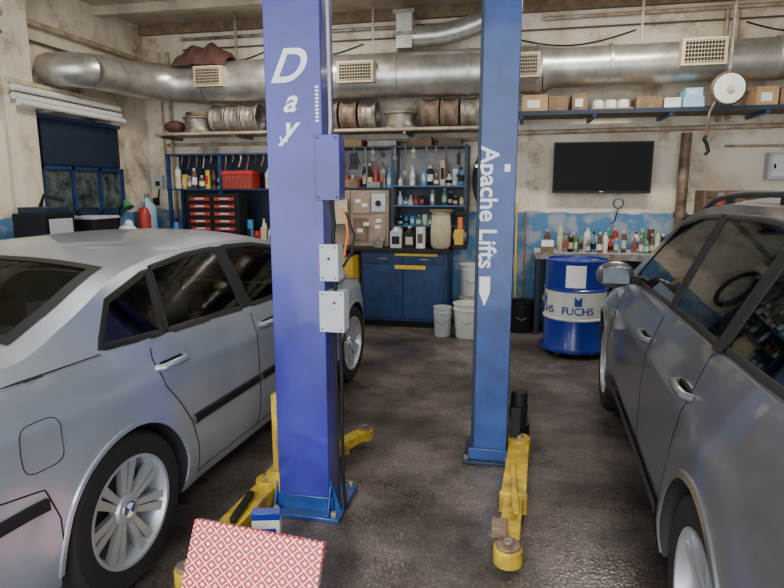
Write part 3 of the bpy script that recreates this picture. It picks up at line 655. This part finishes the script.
b=MB(); b.lathe((1.95,6.5,2.57),[(.15,-.03),(.16,-.02),(.16,.03),(.15,.04)],M_rust,32,'Y'); b.cyl((1.95,6.47,2.57),(1.95,6.53,2.57),.14,M_white,n=32); b.cyl((1.95,6.45,2.57),(1.95,6.47,2.57),.03,M_cream)
b.bx(1.94,1.96,6.5,6.54,2.7,ZC,M_steel); b.tube([(1.85,6.5,2.47),(1.80,6.5,2.35),(1.79,6.5,2.2),(1.79,6.5,2.12)],.012,M_rust); b.tube([(1.79,6.5,2.13),(1.77,6.5,2.10),(1.80,6.5,2.05),(1.82,6.5,1.98),(1.79,6.5,1.95)],.018,M_blk)
b.build('hose_reel')
b=MB(); b.bx(.38,1.45,7.17,7.21,1.57,2.14,M_blk); b.bx(.40,1.43,7.166,7.172,1.60,2.12,M_screen); b.bx(.75,1.08,7.2,7.298,1.75,1.98,M_blk); b.bx(.90,.94,7.164,7.168,1.58,1.59,M_wht); b.build('television',bevel=.004)
b=MB(); b.bx(2.62,2.95,7.18,7.298,1.72,2.0,M_gbox); b.bx(2.65,2.92,7.17,7.18,1.75,1.97,M_white); b.bx(2.67,2.69,7.16,7.17,1.83,1.88,M_blk); b.build('fuse_box',bevel=.004)
b=MB(); b.bx(1.94,2.62,6.95,7.28,1.331,1.60,M_rust)
for i in range(3):
    b.bx(1.97,2.59,6.94,6.95,1.35+.085*i,1.42+.085*i,M_brn)
    for j in range(7): b.bx(1.99+.085*j,2.05+.085*j,6.93,6.94,1.355+.085*i,1.41+.085*i,(M_redp,M_steel,M_brn,M_cream)[(i+j*3)%4])
b.build('tool_chest',bevel=.004)
b=MB(); b.bx(1.88,2.7,6.9,7.3,1.29,1.33,M_bluel); b.bx(1.90,1.93,6.95,7.3,1.1,1.29,M_bluel); b.bx(2.64,2.67,6.95,7.3,1.1,1.29,M_bluel); b.build('bracket_shelf')
b=MB(); b.bx(1.1,1.17,7.28,7.3,1.42,1.52,M_white); b.lathe((1.13,7.27,1.45),[(.05,-.005),(.06,0),(.05,.005)],M_blk,20,'Y'); b.tube([(1.13,7.27,1.4),(1.10,7.26,1.25),(1.05,7.2,1.22)],.006,M_blk); b.build('power_socket')

# ---------------------------------------------------------------- workbenches
b=MB(); x0,x1=-1.79,-.77
b.bx(x0,x1,6.66,7.28,.08,.90,M_bench); b.bx(x0+.03,x1-.03,6.72,7.2,0,.08,M_blk); b.bx(x0-.5,x1+.03,6.6,7.29,.90,.94,M_blk)
for i in (0,1):
    xa=x0+.03+i*.49; b.bx(xa,xa+.47,6.645,6.66,.12,.74,M_bench); b.bx(xa,xa+.47,6.645,6.66,.76,.88,M_bench); b.bx(xa+.18,xa+.29,6.63,6.645,.81,.825,M_steel)
b.bx(-1.38,-.88,6.626,6.645,.855,.885,M_yelp); b.bx(-1.38,-1.02,6.64,6.644,.70,.745,M_yelp); b.bx(-2.29,-2.24,6.65,7.2,0,.9,M_bench)
b.build('workbench_cabinet',bevel=.004)
b=MB(); b.bx(-2.2,-1.82,6.4,6.9,0.03,.86,M_yelp); b.bx(-2.2,-1.82,6.38,6.9,.86,.88,M_blk)
for i in range(4): b.bx(-2.17,-1.85,6.385,6.4,.1+.18*i,.25+.18*i,M_yelp); b.bx(-2.1,-1.92,6.37,6.385,.2+.18*i,.215+.18*i,M_blk)
for sx in (-2.15,-1.87):
    for sy in (6.45,6.85): b.cyl((sx,sy,0),(sx,sy,.04),.025,M_blk)
b.build('rolling_tool_cabinet',bevel=.004)
b=MB(); zb=.941
b.bx(-2.2,-1.98,6.9,7.2,zb,1.60,M_tan); b.bx(-1.96,-1.50,6.85,7.2,zb,1.60,M_tan)
for (xa,xb,za,zc,m) in ((-1.93,-1.72,1.33,1.56,M_tan),(-1.70,-1.53,1.35,1.56,M_gbox),(-1.93,-1.75,1.0,1.28,M_rust),(-1.72,-1.53,1.0,1.3,M_tan),(-2.18,-2.0,1.2,1.5,M_cream)): b.bx(xa,xb,6.835,6.85 if xa>-1.97 else 6.9,za,zc,m)
for xa,za in ((-1.9,1.45),(-1.82,1.4),(-1.66,1.15),(-1.88,1.1),(-1.8,1.18),(-1.65,1.22)): b.bx(xa,xa+.07,6.828,6.836,za,za+.045,M_white)
b.cyl((-1.62,6.82,1.45),(-1.62,6.84,1.45),.035,M_blk); b.build('metal_parts_case',bevel=.003)
def bottle(b,x,y,z,r,h,m,cap=M_blk,kind=0):
    if kind==0:
        b.lathe((x,y,z),[(r*.9,0),(r,.005),(r,h*.78),(r*.75,h*.84),(r*.4,h*.86)],m,18,cap=True); b.cyl((x,y,z+h*.84),(x,y,z+h),r*.45,cap,n=12); b.lathe((x,y,z),[(r*1.01,h*.2),(r*1.01,h*.55)],cap,18)
    elif kind==1:
        b.bx(x-r,x+r,y-r*.7,y+r*.7,z,z+h*.7,m); b.lathe((x,y,z+h*.7),[(r*.85,0),(r*.6,h*.1),(r*.35,h*.18),(r*.3,h*.22)],m,16,cap=True); b.cyl((x,y,z+h*.9),(x,y,z+h),r*.36,cap,n=12)
        b.tube([(x+r*.3,y,z+h*.85),(x+r*.9,y,z+h*.82),(x+r*.98,y,z+h*.6)],r*.13,m,n=8); b.bx(x-r*.7,x+r*.7,y-r*.72,y-r*.69,z+h*.15,z+h*.5,cap)
    elif kind==2:
        b.lathe((x,y,z),[(r,0),(r*1.03,.005),(r,.012),(r,h-.012),(r*1.03,h-.005),(r,h),(r*.85,h-.004)],m,20,cap=True); b.bx(x-r*.55,x+r*.55,y-r*1.02,y-r*.9,z+h*.25,z+h*.7,cap)
    else:
        b.lathe((x,y,z),[(r*.95,0),(r,h*.1),(r,h*.5),(r*.5,h*.72),(r*.3,h*.85),(r*.3,h*.9)],m,16,cap=True); b.cyl((x,y,z+h*.88),(x,y,z+h),r*.35,cap,n=12); b.lathe((x,y,z),[(r*1.02,h*.15),(r*1.02,h*.42)],cap,16)
def fill(b,x0,x1,y,z,n,hmin,hmax,rmin,rmax,kinds=(0,1,2,3),skip=.12):
    for i in range(n):
        if 0<i<n-1 and random.random()<skip: continue
        x=x0+(x1-x0)*(i+.5)/n; r=random.uniform(rmin,rmax); r=min(r,(x1-x0)/n*.48); bottle(b,x,y+random.uniform(-.04,.04),z,r,random.uniform(hmin,hmax),random.choice(CANS),random.choice((M_blk,M_redp,M_white,M_cream,M_gbox)),random.choice(kinds))
def row(name,*a,**k):
    b=MB(); fill(b,*a,**k); return b.build(name)
ER=empty('shelving_rack',(0,0,0))
b=MB(); 
for x in (-2.22,-1.46,-.60):
    for y in (6.92,7.22): b.bx(x-.018,x+.018,y-.018,y+.018,.941,2.12,M_dblue)
b.bx(-2.22,-.6,6.9,7.24,2.09,2.11,M_dblue); b.bx(-2.22,-1.46,6.9,7.24,1.62,1.635,M_dblue)
for z in (1.17,1.41,1.64): b.bx(-1.46,-.6,6.9,7.24,z,z+.018,M_bluel)
b.bx(-1.46,-.6,7.22,7.24,.95,1.66,M_dblue); b.bx(-2.22,-.6,7.225,7.24,1.66,2.09,M_gry)
b.build('frame',parent=ER)
b=MB(); fill(b,-1.43,-.63,7.05,1.659,11,.08,.34,.025,.055); b.build('oil_bottles',parent=ER)
b=MB(); fill(b,-1.43,-.63,7.05,1.429,12,.08,.2,.025,.045); b.build('spray_cans',parent=ER)
b=MB(); fill(b,-1.43,-.98,7.05,1.189,6,.10,.18,.035,.05,skip=0); b.build('paint_tins',parent=ER)
b=MB(); fill(b,-2.18,-1.5,7.05,1.636,9,.06,.30,.025,.055); b.bx(-2.1,-1.9,6.95,7.15,1.636,1.73,M_wood); b.bx(-1.78,-1.62,6.93,7.1,1.636,1.70,M_gry); b.build('paint_cans',parent=ER)
b=MB()
for i in range(13):
    x=-2.15+.12*i+random.uniform(-.03,.03); h=random.uniform(.08,.34); m=random.choice((M_steel,M_blk,M_rust,M_gry,M_gry,M_brn,M_blk)); y=6.885
    b.cyl((x,y,2.095),(x+random.uniform(-.03,.03),y,2.085-h),random.uniform(.004,.012),m,n=8); b.lathe((x,y,2.085-h),[(.010,-.006),(.024,-.006),(.024,.006),(.010,.006),(.010,-.006)],m,12,'Y')
    if i%4==0: b.bx(x-.022,x+.022,y-.012,y+.012,2.085-h*.6,2.085-h*.2,m)
b.build('hanging_hand_tools',parent=ER)
b=MB(); b.box((-1.92,6.86,1.98),(.09,.03,.10),M_blk)
for i in range(4): b.cyl((-1.955+.023*i,6.86,1.93),(-1.965+.03*i,6.85,1.84+.01*(i%2)),.011,M_blk,n=8)
b.cyl((-1.88,6.86,1.98),(-1.84,6.85,1.90),.012,M_blk,n=8); b.tube([(-1.92,6.86,2.03),(-1.92,6.88,2.095)],.004,M_steel,n=6); b.build('work_glove',parent=ER)
b=MB(); 
for (x,w,h,m) in ((-2.0,.3,.09,M_card),(-1.6,.35,.07,M_gry),(-1.15,.28,.1,M_wood),(-.8,.26,.08,M_brn)): b.bx(x-w/2,x+w/2,6.95,7.2,2.111,2.111+h,m)
b.build('stored_boxes',parent=ER,bevel=.004)
b=MB(); bottle(b,-1.38,6.74,.941,.065,.27,M_gbox,M_blk,1); b.build('oil_jug')
b=MB(); bottle(b,-1.23,6.78,.941,.06,.25,M_blk,M_cream,1); b.build('oil_jug')
b=MB(); bottle(b,-1.09,6.73,.941,.055,.24,M_white,M_brn,2); b.build('paint_can')
b=MB(); b.lathe((-.86,6.76,.941),[(.09,0),(.115,.03),(.12,.2),(.105,.36),(.10,.38),(.115,.42)],M_cream,28,cap=True); b.cyl((-.86,6.76,1.36),(-.86,6.76,1.385),.135,M_wood); b.tube([(-.98,6.76,1.3),(-.86,6.62,1.2),(-.74,6.76,1.3)],.004,M_steel,n=6); b.build('grease_container')
b=MB(); b.bx(-.70,-.60,6.70,6.83,.985,1.16,M_yelp); b.cyl((-.64,6.73,1.16),(-.64,6.73,1.30),.03,M_orange); b.box((-.62,6.74,1.34),(.14,.06,.05),M_blk); b.bx(-.72,-.56,6.66,6.85,.941,.985,M_blk); b.cyl((-.72,6.77,1.08),(-.57,6.77,1.08),.055,M_steel); b.build('bench_grinder',bevel=.006)
b=MB(); b.box((-1.58,6.7,1.0),(.12,.10,.06),M_steel); b.box((-1.58,6.66,1.04),(.14,.03,.05),M_steel); b.cyl((-1.58,6.60,1.0),(-1.58,6.7,1.0),.014,M_steel); b.cyl((-1.63,6.60,1.0),(-1.53,6.60,1.0),.006,M_steel); b.bx(-1.63,-1.53,6.66,6.78,.941,.975,M_steel); b.build('bench_vise',bevel=.004)
b=MB(); 
for k in range(4):
    b.tube([(-.40+(.10+.010*k)*math.cos(t*.3142),7.2-.02*k,1.72+(.26+.015*k)*math.sin(t*.3142)) for t in range(21)],.016,M_blk,n=8)
b.bx(-.42,-.38,7.08,7.298,1.96,2.0,M_steel); b.build('air_hose_coil')
def bucket(x,y,z,m=M_white,r=.15,h=.37,nm='plastic_bucket'):
    b=MB(); b.lathe((x,y,z),[(.02,0),(r*.85,0),(r*.87,.01),(r*.97,h*.8),(r*1.04,h*.81),(r*1.04,h*.84),(r*.99,h*.85),(r,h*.97),(r*1.05,h*.98),(r*1.05,h),(r*.96,h),(r*.94,h*.9),(r*.82,.02),(.02,.015)],m,32)
    b.tube([(x-r*1.04,y,z+h*.85),(x-r*.9,y-.06,z+h*.6),(x,y-r*1.15,z+h*.45),(x+r*.9,y-.06,z+h*.6),(x+r*1.04,y,z+h*.85)],.004,M_steel,n=6); return b.build(nm,angle=35)
bucket(-.50,6.40,0,r=.16,h=.38); bucket(-.50,6.93,0); bucket(-.50,6.93,.375); bucket(-.78,6.38,0,M_gbox,.1,.33); bucket(.08,6.78,0,M_blk,.15,.36,'waste_bin')
b=MB(); b.cyl((.0,7.1,.3),(-.02,7.24,1.45),.013,M_yelp,n=10); b.box((.0,7.08,.26),(.24,.05,.06),M_green); 
for i in range(12): b.cyl((-.11+.02*i,7.08,.24),(-.12+.0215*i,7.06,.0),.008,M_green,n=6)
b.cyl((.10,7.15,.06),(.09,7.25,1.35),.013,M_wood,n=10); b.build('push_broom')
E3=empty('oil_drum',(0,0,0)); b=MB(); dx,dy,R=.585,5.98,.295; z0=.075
def seg(z1,z2,m): b.lathe((dx,dy,0),[(R,z1),(R,z2)],m,48)
b.lathe((dx,dy,0),[(.02,z0+.01),(R-.01,z0+.01),(R+.008,z0),(R+.008,z0+.015),(R,z0+.025)],M_oil,48)
seg(z0+.025,z0+.29,M_oil); b.lathe((dx,dy,0),[(R,z0+.29),(R+.012,z0+.30),(R+.012,z0+.31),(R,z0+.32)],M_white,48); seg(z0+.32,z0+.57,M_white)
b.lathe((dx,dy,0),[(R,z0+.57),(R+.012,z0+.58),(R+.012,z0+.59),(R,z0+.60)],M_oil,48); seg(z0+.6,z0+.845,M_oil)
b.lathe((dx,dy,0),[(R,z0+.845),(R+.008,z0+.855),(R+.008,z0+.87),(R-.01,z0+.87),(R-.012,z0+.85),(.02,z0+.85)],M_oil,48)
b.cyl((dx+.15,dy-.1,z0+.85),(dx+.15,dy-.1,z0+.875),.035,M_steel)
vs=[];fs=[]
for i in range(9):
    a=.0-.62*(i/8)+.2
    for zq in (z0+.62,z0+.83): vs.append((dx+(R+.003)*math.sin(a),dy-(R+.003)*math.cos(a),zq))
for i in range(8): fs.append((2*i,2*i+1,2*i+3,2*i+2))
b.add(vs,fs,M_wht); b.build('drum_body',parent=E3)
text_mesh('label_text','FUCHS   FUCHS   FUCHS',.10,M_oil,None,E3,wrap=(dx,dy,z0+.39,R))
b=MB()
for a0 in (-1.3,0,1.3):
    vs=[]
    for (aa,zq) in ((-.12,.44),(.12,.44),(.12,.54),(.0,.50),(-.12,.54)):
        a=a0+aa; vs.append((dx+(R+.003)*math.sin(a),dy-(R+.003)*math.cos(a),z0+zq))
    b.add(vs,[(0,1,3),(1,2,3),(0,3,4)],M_oil)
b.build('label_symbol',parent=E3)
b=MB(); b.lathe((dx,dy,0),[(.02,.055),(R+.02,.055),(R+.03,.06),(R+.03,.09),(R+.015,.09),(R+.012,.075),(.02,.075)],M_oil,40)
for k in range(5):
    a=k*2*math.pi/5+.3; x,y=dx+(R-.02)*math.cos(a),dy+(R-.02)*math.sin(a); b.cyl((x-.015,y,.025),(x+.015,y,.025),.025,M_rub); b.bx(x-.02,x+.02,y-.008,y+.008,.025,.06,M_steel)
b.build('drum_dolly',parent=E3)
b=MB(); b.bx(.2,1.62,6.62,7.26,.88,.92,M_gbox); b.bx(.2,1.62,6.60,6.62,.86,.93,M_steel)
for x in (.24,1.58):
    for y in (6.66,7.2): b.bx(x-.02,x+.02,y-.02,y+.02,0,.88,M_dblue)
b.bx(.24,1.58,6.66,7.2,.3,.32,M_dblue); b.bx(.26,1.56,7.18,7.2,.32,.88,M_dblue); b.build('side_workbench')
row('aerosol_cans',.45,.72,6.85,.921,5,.14,.2,.028,.033,(0,2)); row('spray_bottles',.74,1.1,6.82,.921,6,.16,.25,.03,.035,(0,3)); row('lubricant_bottles',1.12,1.58,6.85,.921,8,.14,.26,.028,.034,(0,1,3)); row('detergent_bottles',.3,1.5,7.1,.921,16,.16,.28,.03,.04)
row('storage_tins',.3,1.5,6.95,.321,10,.12,.3,.04,.055)
b=MB(); b.box((.33,6.70,1.0),(.13,.008,.12),M_wht); b.box((.33,6.71,.955),(.14,.03,.07),M_wood); b.build('bench_note')
b=MB(); b.bx(-4.4,-2.75,6.58,7.28,.86,.90,M_bench)
b.bx(-4.4,-2.75,6.7,7.25,.1,.86,M_bench)
for i in range(4): b.bx(-4.37+.41*i,-3.98+.41*i,6.685,6.7,.15,.82,M_bench)
b.bx(-4.4,-2.75,6.75,7.2,0,.1,M_blk); b.build('storage_counter',bevel=.003)
EL=empty('shelving_rack',(0,0,0))
b=MB()
for x in (-4.38,-3.66,-2.9):
    for y in (6.9,7.2): b.bx(x-.02,x+.02,y-.02,y+.02,.9,2.05,M_bench)
for z in (1.6,2.03): b.bx(-4.4,-2.88,6.88,7.22,z,z+.02,M_bench)
b.bx(-4.4,-2.88,7.21,7.23,.9,2.05,M_dblue); b.build('frame',parent=EL)
b=MB(); fill(b,-4.34,-3.70,7.0,1.621,8,.08,.32,.03,.055); fill(b,-3.12,-2.93,7.0,1.621,2,.14,.3,.04,.05); b.build('stored_cans',parent=EL)
b=MB()
for i in range(14):
    x=-4.28+.10*i; b.tube([(x,6.9,2.03),(x+.01,6.89,1.98),(x+random.uniform(-.03,.03),6.88,1.98-random.uniform(.03,.16))],random.uniform(.006,.016),random.choice((M_blk,M_steel,M_rust,M_brn)),n=8)
b.build('hanging_belts',parent=EL)
b=MB(); b.bx(-3.62,-3.22,6.86,7.1,1.621,1.84,M_redp); b.bx(-3.63,-3.21,6.85,7.11,1.79,1.82,M_redp)
for i in range(8): b.bx(-3.60+.05*i,-3.58+.05*i,6.852,6.858,1.65,1.77,M_brn)
b.build('red_crate',parent=EL,bevel=.004)
b=MB(); b.bx(-3.98,-3.30,6.62,6.87,.901,1.56,M_blk)
for r_ in range(7):
    for c_ in range(2): 
        xa=-3.95+.325*c_; za=.925+.09*r_; b.bx(xa,xa+.30,6.60,6.62,za,za+.075,M_blk); b.bx(xa+.02,xa+.28,6.595,6.60,za+.012,za+.05,M_redp); b.bx(xa+.09,xa+.21,6.59,6.596,za+.025,za+.045,M_gbox)
b.build('drawer_organizer',bevel=.002)
row('counter_bottles',-4.35,-4.02,6.75,.901,4,.2,.4,.03,.04); row('counter_bottles',-3.26,-2.8,6.75,.901,5,.15,.4,.03,.045)
b=MB(); b.bx(-4.78,-4.15,4.4,6.3,.92,.96,M_blk)
for x in (-4.74,-4.2):
    for y in (4.45,6.25): b.bx(x-.03,x+.03,y-.03,y+.03,0,.92,M_dblue)
b.build('clutter_bench')
b=MB()
b.bx(-4.7,-4.35,4.75,5.15,.961,1.38,M_blk); b.bx(-4.68,-4.37,4.80,5.1,1.38,1.44,M_dblue); b.bx(-4.34,-4.33,4.8,5.1,1.05,1.33,M_gbox); b.tube([(-4.6,5.0,1.44),(-4.55,5.0,1.55),(-4.4,5.1,1.5)],.02,M_blk); b.build('battery_charger',bevel=.008)
b=MB(); b.bx(-4.65,-4.3,5.35,5.75,.961,1.30,M_blk); b.bx(-4.66,-4.29,5.34,5.76,1.30,1.33,M_gbox); b.tube([(-4.5,5.4,1.33),(-4.5,5.42,1.41),(-4.5,5.68,1.41),(-4.5,5.7,1.33)],.012,M_blk); b.build('toolbox',bevel=.006)
b=MB(); b.cyl((-4.62,6.2,.961),(-4.62,6.2,.99),.06,M_blk); b.tube([(-4.62,6.2,.98),(-4.62,6.18,1.2),(-4.55,6.12,1.4),(-4.45,6.1,1.45)],.012,M_blk); b.cyl((-4.45,6.1,1.48),(-4.40,6.08,1.40),.03,M_green,r1=.06); b.build('desk_lamp')
for (x,y,r) in ((-4.33,5.93,.13),(-4.3,5.22,.07)):
    b=MB(); b.sph((x,y,.961+r),(r,r,r),M_white,10); b.sph((x+.02,y,.961+r*1.9),(r*.4,r*.4,r*.5),M_white,8); b.build('plastic_bag')
b=MB(); b.lathe((-4.70,6.87,0),[(.1,0),(.11,.02),(.11,1.35),(.09,1.42),(.04,1.46),(.03,1.5)],M_lblue,24,cap=True); b.cyl((-4.70,6.87,1.5),(-4.70,6.87,1.56),.03,M_steel); b.build('gas_cylinder')
b=MB(); b.lathe((-4.5,6.5,0),[(.07,0),(.075,.02),(.075,1.3),(.05,1.38),(.02,1.4)],M_redp,24,cap=True); b.cyl((-4.5,6.5,1.4),(-4.5,6.5,1.46),.02,M_steel); b.build('gas_cylinder')
b=MB(); b.bx(-4.84,-4.70,7.24,7.298,1.62,1.80,M_gbox); b.bx(-4.80,-4.74,7.23,7.24,1.66,1.72,M_blk); b.bx(-4.86,-4.80,7.24,7.298,1.4,1.5,M_blk); b.tube([(-4.77,7.26,1.62),(-4.78,7.26,1.55),(-4.80,7.26,1.48)],.01,M_blk); b.build('switch_box')

# ---------------------------------------------------------------- lamps, world, camera
for i,(x,y) in enumerate(((-2.6,3.0),(1.6,3.0),(-2.6,5.75),(1.2,5.75))):  # unseen fixtures with area lights, added to brighten the interior and back wall
    b=MB(); b.bx(-.65,.65,-.08,.08,0,.05,M_white); b.cyl((-.6,-.035,-.015),(.6,-.035,-.015),.013,M_filltube,n=10); b.cyl((-.6,.035,-.015),(.6,.035,-.015),.013,M_filltube,n=10)
    o=b.build('added_fill_fixture'); o.location=(x,y,ZC-.082)
    l=D.lights.new('added_fill_light','AREA'); l.shape='RECTANGLE'; l.size=1.2; l.size_y=.14; l.energy=66 if y>4 else 24; l.color=(1,.93,.82)
    lo=D.objects.new('added_fill_light',l); C.collection.objects.link(lo); lo.parent=o; lo.location=(0,0,-.04)
sl=D.lights.new('daylight_sun','SUN'); sl.energy=2.6; sl.angle=math.radians(14); sl.color=(1,.96,.90)
so=D.objects.new('daylight_sun',sl); C.collection.objects.link(so); so.location=(2,-4,4); so.rotation_euler=Vector((.12,.80,-.56)).to_track_quat('-Z','Y').to_euler()
w=D.worlds.new('overcast_sky'); C.scene.world=w; w.use_nodes=True; bg=w.node_tree.nodes['Background']; bg.inputs['Color'].default_value=(.88,.94,1,1); bg.inputs['Strength'].default_value=4.3
cam=D.cameras.new('camera'); cam.sensor_width=36; cam.lens=588/784*36; cam.clip_start=.05
co=D.objects.new('camera',cam); C.collection.objects.link(co); co.location=(0,0,1.6); co.rotation_euler=(math.radians(80),0,math.radians(12)); C.scene.camera=co
